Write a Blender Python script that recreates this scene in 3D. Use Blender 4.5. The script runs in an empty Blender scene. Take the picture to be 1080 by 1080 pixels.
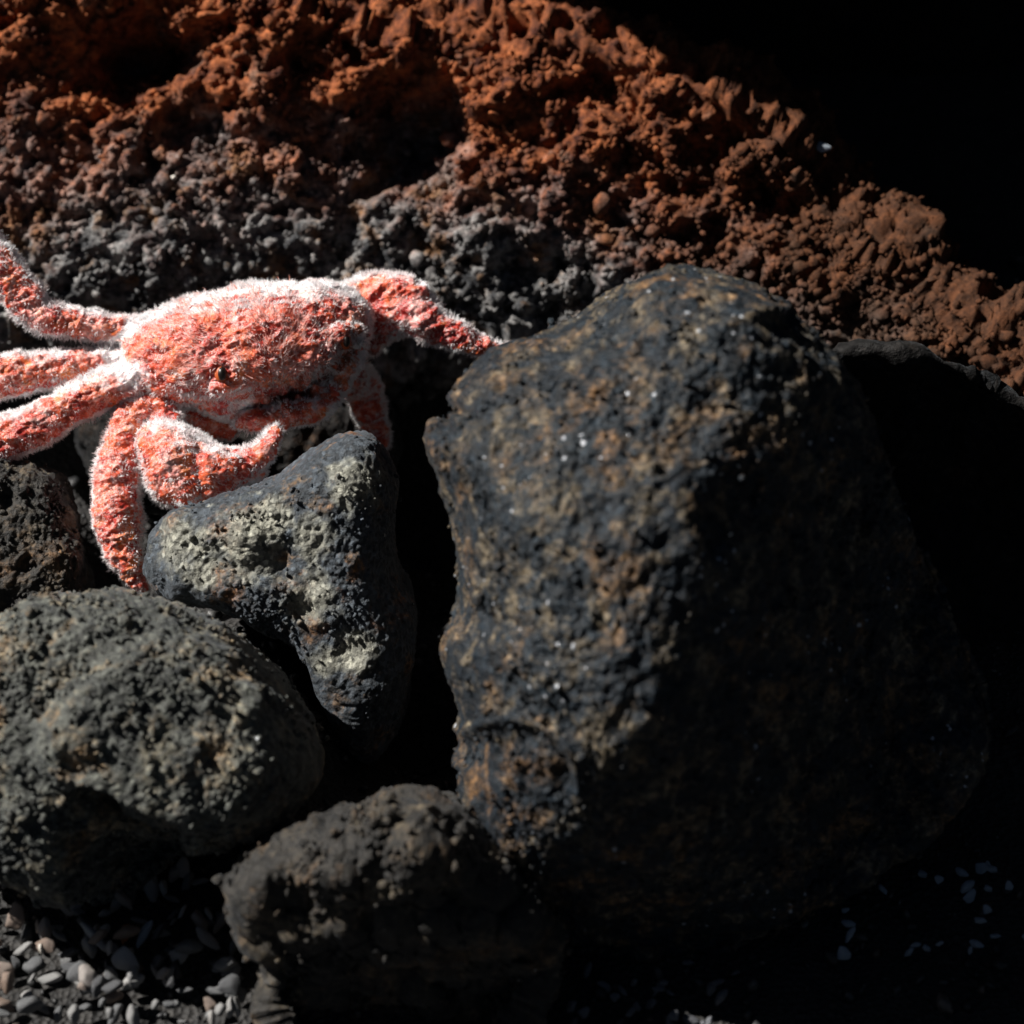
import bpy, bmesh, math, random
import numpy as np
from mathutils import Vector, Matrix

random.seed(7)
rng = np.random.default_rng(7)
scene = bpy.context.scene
COL = scene.collection

# ------------------------------------------------------------------ camera
PITCH = math.radians(42)
K = 0.432 / 1080.0                       # metres per photo pixel at 1 m
FWD = np.array([0, math.cos(PITCH), -math.sin(PITCH)])
UP = np.array([0, math.sin(PITCH), math.cos(PITCH)])
RT = np.array([1.0, 0, 0])
BACK = -FWD
CAM = np.array([0, 0, 0.05]) - FWD * 1.0

cam_data = bpy.data.cameras.new('camera')
cam = bpy.data.objects.new('camera', cam_data)
COL.objects.link(cam)
cam_data.sensor_width = 36
cam_data.lens = 36 / 0.432
cam_data.clip_start = 0.02
cam_data.clip_end = 400
cam.location = CAM
cam.rotation_euler = (math.pi / 2 - PITCH, 0, 0)
cam_data.dof.use_dof = True
cam_data.dof.focus_distance = 0.985
cam_data.dof.aperture_fstop = 9.0
scene.camera = cam

# ------------------------------------------------------------------ light
L = -0.66 * RT + 0.62 * UP + 0.36 * BACK          # towards the sun
L /= np.linalg.norm(L)
SUN_EL = math.asin(L[2])
SUN_AZ = math.atan2(L[0], L[1])
world = bpy.data.worlds.new('World')
scene.world = world
world.use_nodes = True
wn = world.node_tree
sky = wn.nodes.new('ShaderNodeTexSky')
sky.sky_type = 'NISHITA'
sky.sun_disc = False
sky.sun_elevation = SUN_EL
sky.sun_rotation = SUN_AZ
wn.links.new(sky.outputs[0], wn.nodes['Background'].inputs[0])
wn.nodes['Background'].inputs[1].default_value = 0.008
sun_data = bpy.data.lights.new('sun', 'SUN')
sun_data.energy = 4.6
sun_data.angle = math.radians(0.5)
sun_data.color = (1, 0.955, 0.9)
sun = bpy.data.objects.new('sun', sun_data)
sun.rotation_euler = Vector(L).to_track_quat('Z', 'Y').to_euler()
sun.location = (-2, 0, 3)
COL.objects.link(sun)
scene.view_settings.view_transform = 'Standard'
scene.view_settings.look = 'None'
scene.view_settings.gamma = 1
scene.view_settings.exposure = 0.85
scene.view_settings.use_curve_mapping = False
scene.render.engine = 'CYCLES'
scene.cycles.max_bounces = 4
scene.cycles.use_denoising = True

# ------------------------------------------------------------------ placing
def ray(px, py):
    return FWD + (px - 540) * K * RT - (py - 540) * K * UP

def at_z(px, py, z):                      # a pixel's ray met with the level z
    d = ray(px, py)
    return CAM + d * ((z - CAM[2]) / d[2])

def at_y(px, py, y):
    d = ray(px, py)
    return CAM + d * ((y - CAM[1]) / d[1])

def depth(p):
    return float(np.dot(p - CAM, FWD))

# ------------------------------------------------------------------ noise
_pr = np.random.default_rng(3)
_perm = _pr.permutation(256)
_perm = np.concatenate([_perm, _perm, _perm])
_grad = _pr.normal(size=(256, 3)); _grad /= np.linalg.norm(_grad, axis=1)[:, None]
_jit = _pr.random((256, 3))

def perlin(p):
    i = np.floor(p).astype(np.int64); f = p - i
    i &= 255
    w = f * f * f * (f * (f * 6 - 15) + 10)
    out = np.zeros(len(p))
    for dx in (0, 1):
        wx = w[:, 0] if dx else 1 - w[:, 0]
        a = _perm[(i[:, 0] + dx) & 255]
        for dy in (0, 1):
            wy = w[:, 1] if dy else 1 - w[:, 1]
            b = _perm[(a + i[:, 1] + dy) & 255]
            for dz in (0, 1):
                wz = w[:, 2] if dz else 1 - w[:, 2]
                g = _grad[_perm[(b + i[:, 2] + dz) & 255]]
                out += wx * wy * wz * (g[:, 0] * (f[:, 0] - dx) + g[:, 1] * (f[:, 1] - dy) + g[:, 2] * (f[:, 2] - dz))
    return out * 1.5

def fbm(p, oct=4, gain=0.5, ridged=False):
    s = np.zeros(len(p)); a = 1.0
    for k in range(oct):
        n = perlin(p + 17.3 * k)
        if ridged: n = 1 - 2 * np.abs(n)
        s += a * n; a *= gain; p = p * 2.03
    return s

def worley(p):                            # distance to the nearest scattered point
    i = np.floor(p).astype(np.int64); f = p - i
    best = np.full(len(p), 9.0)
    for dx in (-1, 0, 1):
        for dy in (-1, 0, 1):
            for dz in (-1, 0, 1):
                h = _perm[(_perm[(_perm[(i[:, 0] + dx) & 255] + i[:, 1] + dy) & 255] + i[:, 2] + dz) & 255]
                j = _jit[h]
                d = (j[:, 0] + dx - f[:, 0]) ** 2 + (j[:, 1] + dy - f[:, 1]) ** 2 + (j[:, 2] + dz - f[:, 2]) ** 2
                np.minimum(best, d, out=best)
    return np.sqrt(best)

def sstep(a, b, x):
    t = np.clip((x - a) / (b - a), 0, 1)
    return t * t * (3 - 2 * t)

# ------------------------------------------------------------------ meshes
def mesh_np(name, v, f, smooth=True):
    me = bpy.data.meshes.new(name)
    f = np.asarray(f, dtype=np.int32); n, k = f.shape
    me.vertices.add(len(v)); me.vertices.foreach_set('co', np.asarray(v, dtype=np.float32).ravel())
    me.loops.add(n * k); me.loops.foreach_set('vertex_index', f.ravel())
    me.polygons.add(n)
    me.polygons.foreach_set('loop_start', np.arange(0, n * k, k, dtype=np.int32))
    me.polygons.foreach_set('loop_total', np.full(n, k, dtype=np.int32))
    me.update(calc_edges=True)
    if smooth: me.polygons.foreach_set('use_smooth', np.ones(n, dtype=bool))
    me.validate()
    return me

def link(name, me, mat, loc=(0, 0, 0), parent=None, label=None, cat=None, group=None, kind=None):
    o = bpy.data.objects.new(name, me)
    COL.objects.link(o)
    if me is not None and mat is not None and not me.materials: me.materials.append(mat)
    o.location = loc
    if parent: o.parent = parent
    for k_, val in (('label', label), ('category', cat), ('group', group), ('kind', kind)):
        if val: o[k_] = val
    return o

def vnormals(v, f):
    a, b, c = v[f[:, 0]], v[f[:, 1]], v[f[:, 2]]
    fn = np.cross(b - a, c - a)
    if f.shape[1] == 4:
        fn = fn + np.cross(c - a, v[f[:, 3]] - a)
    n = np.zeros_like(v)
    for k in range(f.shape[1]):
        for ax in range(3):
            n[:, ax] += np.bincount(f[:, k], weights=fn[:, ax], minlength=len(v))
    return n / (np.linalg.norm(n, axis=1)[:, None] + 1e-12)

def cube_sphere(N):
    # six N x N patches welded on their shared borders
    idx = {}; verts = []; faces = []
    lin = np.tan(np.linspace(-math.pi / 4, math.pi / 4, N + 1))
    base = 0; allv = []; allf = []
    for ax in range(3):
        for sgn in (-1, 1):
            A, B = np.meshgrid(lin, lin, indexing='ij')
            p = np.zeros((N + 1, N + 1, 3))
            p[..., ax] = sgn; p[..., (ax + 1) % 3] = A * sgn; p[..., (ax + 2) % 3] = B
            allv.append(p.reshape(-1, 3))
            g = np.arange((N + 1) ** 2).reshape(N + 1, N + 1) + base
            allf.append(np.stack([g[:-1, :-1], g[1:, :-1], g[1:, 1:], g[:-1, 1:]], -1).reshape(-1, 4))
            base += (N + 1) ** 2
    v = np.concatenate(allv); f = np.concatenate(allf)
    key = np.round(v * 1e5).astype(np.int64)
    _, first, inv = np.unique(key, axis=0, return_index=True, return_inverse=True)
    v = v[first]; f = inv.reshape(-1)[f]
    v /= np.linalg.norm(v, axis=1)[:, None]
    return v, f

def smooth_loop(pts, n=360):
    p = np.array(pts, float); m = len(p); out = []
    per = max(2, n // m)
    for i in range(m):
        p0, p1, p2, p3 = p[i - 1], p[i], p[(i + 1) % m], p[(i + 2) % m]
        for t in np.linspace(0, 1, per, endpoint=False):
            out.append(0.5 * (2 * p1 + (p2 - p0) * t + (2 * p0 - 5 * p1 + 4 * p2 - p3) * t * t + (3 * p1 - p0 - 3 * p2 + p3) * t ** 3))
    return np.array(out)

def radial(pts, cx, cy, n=720):
    """radius of a closed outline about its centre, by direction (local x right, y up)"""
    q = smooth_loop(pts) - np.array([cx, cy]); q[:, 1] *= -1
    th = np.linspace(-math.pi, math.pi, n, endpoint=False)
    a, b = q, np.roll(q, -1, 0)
    R = np.zeros(n)
    for i, t in enumerate(th):
        d = np.array([math.cos(t), math.sin(t)])
        e = b - a
        den = d[0] * e[:, 1] - d[1] * e[:, 0]
        den[np.abs(den) < 1e-9] = 1e-9
        s = (a[:, 0] * e[:, 1] - a[:, 1] * e[:, 0]) / den
        u = (a[:, 0] * d[1] - a[:, 1] * d[0]) / den
        ok = (u >= -1e-6) & (u <= 1 + 1e-6) & (s > 0)
        R[i] = s[ok].max() if ok.any() else 0
    bad = R == 0
    if bad.any(): R[bad] = np.interp(th[bad], th[~bad], R[~bad], period=2 * math.pi)
    return th, R

def stone_form(outline, cx, cy, front, back, N, shape=None, expo=2.6, rough=()):
    """closed stone: its own outline seen from the shore side, its own thickness in front and behind.
    returns vertices in local pixels-sized units (x right, y up, z towards the shore)"""
    v, f = cube_sphere(N)
    v[:, 2] += 0.45 * (1 - v[:, 2] ** 2); v /= np.linalg.norm(v, axis=1)[:, None]
    th, R = radial(outline, cx, cy)
    ang = np.arctan2(v[:, 1], v[:, 0]); rho = np.sqrt(v[:, 0] ** 2 + v[:, 1] ** 2)
    Rv = np.interp(ang, th, R, period=2 * math.pi)
    ksz = 91; ker = np.hanning(ksz); ker /= ker.sum()
    Rs = np.convolve(np.concatenate([R[-ksz:], R, R[:ksz]]), ker, 'same')[ksz:-ksz]
    Rsv = np.interp(ang, th, Rs, period=2 * math.pi)
    w = rho ** 3
    Re = Rsv * (1 - w) + Rv * w
    lat = rho ** 0.9 * Re
    x, y = lat * np.cos(ang), lat * np.sin(ang)
    prof = np.maximum(0, 1 - rho ** expo) ** (1 / expo * 1.15)
    z = np.where(v[:, 2] >= 0, front * prof, -back * prof)
    if shape is not None:
        m = v[:, 2] > 0
        z[m] = shape(x[m] + cx, cy - y[m], z[m], rho[m])
    return np.stack([x, y, z], 1), f

def smin(a, b, k):
    h = np.clip(0.5 + 0.5 * (b - a) / k, 0, 1)
    return b * (1 - h) + a * h - k * h * (1 - h)

def to_world(v, s):
    return (v[:, :1] * RT + v[:, 1:2] * UP + v[:, 2:3] * BACK) * s

# ------------------------------------------------------------------ materials
class NT:
    def __init__(self, name):
        self.m = bpy.data.materials.new(name); self.m.use_nodes = True
        self.t = self.m.node_tree; self.b = self.t.nodes['Principled BSDF']
        self.tc = self.t.nodes.new('ShaderNodeTexCoord')
    def n(self, typ, **kw):
        nd = self.t.nodes.new(typ)
        for k_, v_ in kw.items(): setattr(nd, k_, v_)
        return nd
    def l(self, a, b): self.t.links.new(a, b)
    def noise(self, scale, detail=4, rough=0.55, dist=0.0, vec=None):
        nd = self.n('ShaderNodeTexNoise')
        nd.inputs['Scale'].default_value = scale; nd.inputs['Detail'].default_value = detail
        nd.inputs['Roughness'].default_value = rough; nd.inputs['Distortion'].default_value = dist
        self.l(vec or self.tc.outputs['Object'], nd.inputs['Vector'])
        return nd.outputs['Fac']
    def voro(self, scale, feature='F1', out='Distance', vec=None, rnd=1.0):
        nd = self.n('ShaderNodeTexVoronoi', feature=feature)
        nd.inputs['Scale'].default_value = scale; nd.inputs['Randomness'].default_value = rnd
        self.l(vec or self.tc.outputs['Object'], nd.inputs['Vector'])
        return nd.outputs[out]
    def ramp(self, fac, stops, interp='LINEAR'):
        nd = self.n('ShaderNodeValToRGB'); r = nd.color_ramp; r.interpolation = interp
        while len(r.elements) < len(stops): r.elements.new(0.5)
        for e, (p, c) in zip(r.elements, stops):
            e.position = p; e.color = (c if len(c) == 4 else (*c, 1)) if not isinstance(c, (int, float)) else (c, c, c, 1)
        self.l(fac, nd.inputs['Fac'])
        return nd.outputs['Color']
    def mix(self, fac, a, b, mode='MIX'):
        nd = self.n('ShaderNodeMix', data_type='RGBA', blend_type=mode)
        for sock, val in ((nd.inputs[0], fac), (nd.inputs[6], a), (nd.inputs[7], b)):
            if isinstance(val, (int, float)): sock.default_value = val
            elif isinstance(val, tuple): sock.default_value = (*val, 1)
            else: self.l(val, sock)
        return nd.outputs[2]
    def math(self, op, a, b=0.0, clamp=False):
        nd = self.n('ShaderNodeMath', operation=op, use_clamp=clamp)
        for sock, val in ((nd.inputs[0], a), (nd.inputs[1], b)):
            if isinstance(val, (int, float)): sock.default_value = val
            else: self.l(val, sock)
        return nd.outputs[0]
    def bump(self, h, strength=0.6, dist=0.001, prev=None):
        nd = self.n('ShaderNodeBump'); nd.inputs['Strength'].default_value = strength; nd.inputs['Distance'].default_value = dist
        self.l(h, nd.inputs['Height'])
        if prev is not None: self.l(prev, nd.inputs['Normal'])
        return nd.outputs['Normal']
    def set(self, **kw):
        for k_, v_ in kw.items():
            s = self.b.inputs[k_.replace('_', ' ')]
            if isinstance(v_, (int, float)): s.default_value = v_
            elif isinstance(v_, tuple): s.default_value = (*v_, 1)
            else: self.l(v_, s)

def stone_mat(name, dark, mid, patch, patch_amt=0.5, patch_scale=45, glint=0.0, glint_col=(0.75, 0.78, 0.8), rough=0.62, sheen=0.25, grain=260, spec=0.4, spots=()):
    t = NT(name)
    n1 = t.noise(28, 6, 0.62)
    n2 = t.noise(grain, 5, 0.7)
    base = t.mix(t.ramp(t.math('ADD', t.math('MULTIPLY', n1, 0.6), t.math('MULTIPLY', n2, 0.4)), [(0.36, 0.0), (0.62, 1.0)]), dark, mid)
    pn = t.noise(patch_scale, 7, 0.68, 0.4)
    pm = t.ramp(pn, [(0.60 - 0.22 * patch_amt, 0.0), (0.70 - 0.18 * patch_amt, 1.0)])
    gr = t.ramp(t.noise(grain * 1.7, 3, 0.6), [(0.38, 0.25), (0.58, 1.0)])
    pm2 = t.mix(1.0, pm, gr, 'MULTIPLY')
    warm = t.mix(t.ramp(t.noise(34, 4, 0.6), [(0.45, 0.0), (0.62, 1.0)]), patch, (patch[0] * 1.15, patch[1] * 0.78, patch[2] * 0.5))
    c = t.mix(pm2, base, warm)
    for (sx_, sy_, sr_) in spots:              # pale crusts, each with its own ragged outline
        ab = []
        for ax, val in ((RT, (sx_ - 315) * K), (UP, (610 - sy_) * K)):
            dp = t.n('ShaderNodeVectorMath', operation='DOT_PRODUCT'); t.l(t.tc.outputs['Object'], dp.inputs[0]); dp.inputs[1].default_value = ax
            ab.append(t.math('POWER', t.math('ABSOLUTE', t.math('SUBTRACT', dp.outputs['Value'], float(val))), 2.0))
        dist = t.math('SQRT', t.math('ADD', ab[0], ab[1]))
        dd = t.math('ADD', t.math('DIVIDE', dist, sr_ * K * 1.25), t.math('MULTIPLY', t.math('SUBTRACT', t.noise(110, 5, 0.65), 0.5), 2.2))
        c = t.mix(t.math('MULTIPLY', t.ramp(dd, [(0.45, 1.0), (1.0, 0.0)]), 0.8), c, t.mix(t.noise(180, 5, 0.65), (0.10, 0.10, 0.085), (0.46, 0.45, 0.36)))
    # crystals: single cells picked at random
    vc = t.voro(grain * 1.9, out='Color')
    sep = t.n('ShaderNodeSeparateColor'); t.l(vc, sep.inputs[0])
    cellv = t.ramp(sep.outputs[1], [(0.0, 0.4), (0.7, 1.1), (0.9, 1.4), (1.0, 1.9)])
    c = t.mix(1.0, c, cellv, 'MULTIPLY')
    pits = t.ramp(t.voro(grain * 0.55), [(0.10, 0.25), (0.32, 1.0)])
    c = t.mix(0.55, c, pits, 'MULTIPLY')
    r = rough
    if glint > 0:
        gd = t.voro(330, out='Distance'); gcn = t.n('ShaderNodeSeparateColor'); t.l(t.voro(330, out='Color'), gcn.inputs[0])
        gd = t.math('ADD', gd, t.math('MULTIPLY', t.math('SUBTRACT', t.noise(900, 2), 0.5), 0.35))
        pick = t.math('GREATER_THAN', gcn.outputs[0], 1 - glint)
        size = t.math('LESS_THAN', gd, t.math('MULTIPLY', gcn.outputs[2], 0.34))
        gm = t.math('MULTIPLY', t.math('MULTIPLY', pick, size), t.math('GREATER_THAN', t.noise(26, 4, 0.7), 0.56))
        c = t.mix(gm, c, glint_col)
        r = t.math('SUBTRACT', rough, t.math('MULTIPLY', gm, 0.4))
    h = t.math('ADD', t.math('MULTIPLY', n2, 1.0), t.math('MULTIPLY', t.voro(grain * 1.15), 0.6))
    nb = t.bump(h, 0.75, 0.0016)
    nb = t.bump(t.noise(grain * 4, 3, 0.6), 0.45, 0.0006, nb)
    t.set(Base_Color=c, Roughness=r, Normal=nb)
    t.b.inputs['Specular IOR Level'].default_value = spec
    t.b.inputs['Sheen Weight'].default_value = sheen * 2.2
    t.b.inputs['Sheen Roughness'].default_value = 0.4
    t.b.inputs['Sheen Tint'].default_value = (0.85, 0.92, 1, 1)
    return t.m

M_BOULDER = stone_mat('black_basalt', (0.003, 0.0056, 0.0095), (0.010, 0.0165, 0.0225), (0.145, 0.115, 0.074), 0.54, 90, glint=0.3, glint_col=(0.4, 0.42, 0.45), rough=0.5, sheen=0.02, grain=240, spec=0.28)
M_OLIVE = stone_mat('olive_grey_stone', (0.024, 0.027, 0.026), (0.10, 0.105, 0.088), (0.21, 0.185, 0.125), 0.42, 60, glint=0.02, sheen=0.06, grain=260)
M_GREY = stone_mat('blue_grey_stone', (0.02, 0.027, 0.035), (0.066, 0.08, 0.095), (0.20, 0.125, 0.06), 0.30, 70, glint=0.06, sheen=0.05, grain=300,
                   spots=[(268, 575, 36), (205, 572, 26), (222, 602, 18), (378, 512, 26), (335, 628, 26), (380, 680, 20), (338, 565, 22), (348, 690, 14), (300, 545, 20)])
M_BROWN = stone_mat('brown_grey_stone', (0.006, 0.0054, 0.0044), (0.024, 0.0205, 0.0155), (0.085, 0.066, 0.04), 0.52, 55, glint=0.02, sheen=0.04, grain=250)
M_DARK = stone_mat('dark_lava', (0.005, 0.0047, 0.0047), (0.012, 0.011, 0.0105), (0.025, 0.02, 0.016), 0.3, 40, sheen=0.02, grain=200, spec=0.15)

def wall_mat():
    t = NT('rust_red_lava')
    geo = t.tc.outputs['Object']
    sx = t.n('ShaderNodeSeparateXYZ'); t.l(geo, sx.inputs[0])
    n = t.noise(16, 6, 0.65)
    # rust above, grey below the old water line (object z)
    zz = t.math('ADD', sx.outputs[2], t.math('MULTIPLY', t.math('SUBTRACT', n, 0.5), 0.11))
    zz = t.math('ADD', zz, t.math('MULTIPLY', t.math('SUBTRACT', t.noise(120, 4, 0.7), 0.5), 0.05))
    zz = t.math('ADD', zz, t.math('MULTIPLY', t.math('MAXIMUM', sx.outputs[0], 0.0), 0.22))
    m = t.ramp(t.math('DIVIDE', zz, 0.16), [(0.24, 0.0), (0.56, 1.0)])
    red = t.mix(t.ramp(t.noise(75, 5, 0.6), [(0.35, 0.0), (0.65, 1.0)]), (0.06, 0.015, 0.008), (0.35, 0.105, 0.034))
    red = t.mix(t.ramp(t.noise(35, 5, 0.65), [(0.56, 0.0), (0.70, 0.75)]), red, (0.19, 0.12, 0.085))
    right_shade = t.ramp(t.math('ADD', sx.outputs[0], t.math('MULTIPLY', t.math('SUBTRACT', n, 0.5), 0.2)), [(0.03, 0.0), (0.15, 0.8)])  # light falloff painted in: wall turns darker and browner towards the right
    red = t.mix(right_shade, red, t.mix(t.noise(110, 5, 0.65), (0.012, 0.007, 0.004), (0.085, 0.038, 0.016)))
    grey = t.mix(t.ramp(t.noise(90, 5, 0.65), [(0.38, 0.0), (0.64, 1.0)]), (0.035, 0.037, 0.041), (0.27, 0.262, 0.255))
    grey = t.mix(t.ramp(t.noise(50, 5, 0.65), [(0.52, 0.0), (0.66, 0.9)]), grey, (0.22, 0.12, 0.055))
    grey = t.mix(right_shade, grey, (0.04, 0.031, 0.024))
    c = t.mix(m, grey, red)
    gn = t.noise(330, 5, 0.7)
    c = t.mix(1.0, c, t.ramp(gn, [(0.33, 0.35), (0.6, 1.25)]), 'MULTIPLY')
    nb = t.bump(gn, 0.9, 0.002)
    nb = t.bump(t.noise(900, 3, 0.6), 0.5, 0.0006, nb)
    t.set(Base_Color=c, Roughness=0.85, Normal=nb)
    t.b.inputs['Specular IOR Level'].default_value = 0.25
    return t.m
M_WALL = wall_mat()

def shell_mat():
    t = NT('crab_shell')
    mp = t.n('ShaderNodeMapping'); t.l(t.tc.outputs['Object'], mp.inputs[0]); mp.inputs['Scale'].default_value = (1, 1.6, 1)
    n1 = t.noise(70, 6, 0.65, 0.6, mp.outputs[0]); n2 = t.noise(240, 5, 0.7); n3 = t.noise(42, 5, 0.6, 0.3)
    c = t.mix(t.ramp(n1, [(0.36, 0.0), (0.6, 1.0)]), (0.52, 0.035, 0.027), (0.83, 0.15, 0.055))
    c = t.mix(t.ramp(t.noise(52, 5, 0.6, 0.8, mp.outputs[0]), [(0.40, 0.8), (0.52, 0.0)]), c, (0.42, 0.014, 0.014))
    c = t.mix(t.ramp(t.noise(64, 4, 0.6, 0.4), [(0.54, 0.0), (0.66, 0.85)]), c, (0.88, 0.24, 0.05))
    c = t.mix(t.ramp(n3, [(0.55, 0.0), (0.68, 0.75)]), c, (0.88, 0.46, 0.42))
    c = t.mix(t.ramp(n2, [(0.54, 0.0), (0.68, 0.8)]), c, (0.9, 0.62, 0.56))
    c = t.mix(1.0, c, t.ramp(t.noise(420, 3, 0.6), [(0.3, 0.55), (0.55, 1.05)]), 'MULTIPLY')
    vn = t.math('ABSOLUTE', t.math('SUBTRACT', t.noise(85, 5, 0.6, 1.6, mp.outputs[0]), 0.5))
    c = t.mix(t.ramp(vn, [(0.0, 0.6), (0.03, 0.0)]), c, (0.92, 0.68, 0.62))
    fa = t.n('ShaderNodeAttribute', attribute_name='face')
    c = t.mix(t.math('MULTIPLY', fa.outputs['Fac'], t.ramp(t.noise(260, 4, 0.6), [(0.42, 0.95), (0.58, 0.1)])), c, (0.10, 0.03, 0.012))
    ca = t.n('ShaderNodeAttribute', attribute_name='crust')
    c = t.mix(t.ramp(t.math('ADD', ca.outputs['Fac'], t.math('MULTIPLY', t.math('SUBTRACT', t.noise(500, 4, 0.7), 0.5), 0.8)), [(0.25, 0.0), (0.75, 0.92)]), c, (0.88, 0.87, 0.88))  # white felt colour, lit upper sides painted in with it
    nb = t.bump(n2, 0.8, 0.0016); nb = t.bump(t.noise(700, 3, 0.6), 0.5, 0.0006, nb)
    t.set(Base_Color=c, Roughness=0.3, Normal=nb)
    t.b.inputs['Subsurface Weight'].default_value = 0.12
    t.b.inputs['Subsurface Radius'].default_value = (1, 0.25, 0.12)
    t.b.inputs['Subsurface Scale'].default_value = 0.002
    return t.m
M_SHELL = shell_mat()

def fuzz_mat(name, c0, c1):
    t = NT(name)
    c = t.ramp(t.noise(150, 4, 0.6), [(0.38, c0), (0.6, c1)])
    t.set(Base_Color=c, Roughness=0.7)
    t.b.inputs['Specular IOR Level'].default_value = 0.2
    tr = t.n('ShaderNodeBsdfTranslucent'); t.l(c, tr.inputs[0])
    mx = t.n('ShaderNodeMixShader'); mx.inputs[0].default_value = 0.5
    t.l(t.b.outputs[0], mx.inputs[1]); t.l(tr.outputs[0], mx.inputs[2])
    t.l(mx.outputs[0], t.t.nodes['Material Output'].inputs['Surface'])
    return t.m
M_FUZZ = fuzz_mat('white_fuzz', (0.93, 0.85, 0.85), (0.96, 0.97, 0.98))
M_STRAND = fuzz_mat('pink_bristle', (0.9, 0.3, 0.2), (0.95, 0.78, 0.74))

def eye_mat(name, col, r):
    t = NT(name); n = t.noise(600, 4, 0.6)
    t.set(Base_Color=t.mix(n, col, tuple(x * 0.5 for x in col)), Roughness=r); return t.m
M_EYE = eye_mat('amber_eye', (0.6, 0.11, 0.02), 0.5)
M_PUPIL = eye_mat('dark_pupil', (0.012, 0.007, 0.005), 0.35)

def ground_mat():
    t = NT('dark_grit')
    c = t.mix(t.ramp(t.voro(420, out='Color'), [(0.1, 0.0), (0.9, 1.0)]), (0.006, 0.006, 0.0065), (0.03, 0.028, 0.026))
    nb = t.bump(t.voro(420), 0.9, 0.002)
    t.set(Base_Color=c, Roughness=0.8, Normal=nb); return t.m
M_GROUND = ground_mat()

def pebble_mat(name, ramp, island):
    t = NT(name)
    if island:
        g = t.n('ShaderNodeNewGeometry'); rnd = g.outputs['Random Per Island']
    else:
        g = t.n('ShaderNodeObjectInfo'); rnd = g.outputs['Random']
    c = t.ramp(rnd, ramp)
    n = t.noise(500, 5, 0.65)
    c = t.mix(1.0, c, t.ramp(n, [(0.3, 0.5), (0.65, 1.2)]), 'MULTIPLY')
    t.set(Base_Color=c, Roughness=0.5, Normal=t.bump(n, 0.5, 0.0008)); return t.m
RAMP = [(0.0, (0.006, 0.0065, 0.007)), (0.4, (0.014, 0.0145, 0.016)), (0.65, (0.03, 0.031, 0.033)), (0.82, (0.07, 0.07, 0.068)), (0.9, (0.06, 0.035, 0.022)), (0.96, (0.15, 0.14, 0.13))]
M_GRAVEL = pebble_mat('gravel_grains', RAMP, True)
M_PEBBLE = pebble_mat('grey_pebble', [(0.0, (0.05, 0.052, 0.057)), (0.4, (0.13, 0.135, 0.14)), (0.75, (0.36, 0.355, 0.345)), (1.0, (0.22, 0.15, 0.11))], False)
def plain_pebble(name, col):
    t = NT(name); n = t.noise(450, 5, 0.65)
    c = t.mix(1.0, col, t.ramp(n, [(0.3, 0.55), (0.65, 1.15)]), 'MULTIPLY')
    t.set(Base_Color=c, Roughness=0.5, Normal=t.bump(n, 0.5, 0.0008)); return t.m
M_ORANGE = plain_pebble('orange_pebble', (0.42, 0.13, 0.035))
M_WHITE = plain_pebble('white_pebble', (0.72, 0.68, 0.6))
M_PALE = plain_pebble('pale_pebble', (0.32, 0.33, 0.345))
M_DIM = plain_pebble('dim_pebble', (0.12, 0.125, 0.14))
M_PINK = plain_pebble('pink_pebble', (0.38, 0.2, 0.13))
M_BLUE = plain_pebble('blue_grey_pebble', (0.30, 0.35, 0.41))

# ------------------------------------------------------------------ ground
_hol = [(at_z(420, 420, 0), 0.09, 0.075, 0.10), (at_z(460, 640, 0), 0.045, 0.09, 0.06), (at_z(150, 530, 0), 0.07, 0.06, 0.075), (at_z(440, 375, 0), 0.08, 0.05, 0.13), (at_z(-20, 390, 0), 0.15, 0.05, 0.09), (at_z(180, 390, 0), 0.12, 0.06, 0.09), (at_z(430, 540, 0), 0.06, 0.09, 0.10), (at_z(435, 620, 0), 0.04, 0.06, 0.10)]
def ground_z(x, y):
    q = np.stack([x, y, 0 * x], 1)
    z = 0.006 * fbm(q * 9, 3)
    w = 0 * x
    for c, rx, ry, dp in _hol:                 # hollows between the stones
        w = w + (dp * np.exp(-(((x - c[0]) / rx) ** 2 + ((y - c[1]) / ry) ** 2) ** 1.5)) ** 4
    return z - w ** 0.25
def build_ground():
    inner = np.linspace(-0.6, 0.6, 181)
    outer = np.array([0.8, 1.2, 2, 4, 8, 16, 40, 100])
    xs = np.concatenate([-outer[::-1], inner, outer])
    X, Y = np.meshgrid(xs, xs, indexing='ij')
    v = np.stack([X.ravel(), Y.ravel(), np.zeros(X.size)], 1)
    v[:, 2] = ground_z(v[:, 0], v[:, 1]) + 0.0022 * fbm(v * 90, 2)
    n = len(xs); g = np.arange(n * n).reshape(n, n)
    f = np.stack([g[:-1, :-1], g[1:, :-1], g[1:, 1:], g[:-1, 1:]], -1).reshape(-1, 4)
    return link('ground', mesh_np('ground', v, f), M_GROUND, kind='structure',
                label='dark grit and sand lying between the stones', cat='ground')
build_ground()

# ------------------------------------------------------------------ lava wall
def pebble_unit(sub, seed, flat=(1, .8, .62)):
    e = bmesh.new(); bmesh.ops.create_icosphere(e, subdivisions=sub, radius=1)
    v = np.array([x.co[:] for x in e.verts]); f = np.array([[x.index for x in q.verts] for q in e.faces]); e.free()
    # cut a few flats so that it is angular
    r = np.random.default_rng(seed)
    for _ in range(11):
        n = r.normal(size=3); n /= np.linalg.norm(n); d = r.uniform(0.38, 0.72)
        ex = np.maximum(v @ n - d, 0); v = v - ex[:, None] * n * 0.85
    v = v * (1 + 0.12 * perlin(v * 1.7 + seed)[:, None])
    return v * np.array(flat), f

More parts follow.
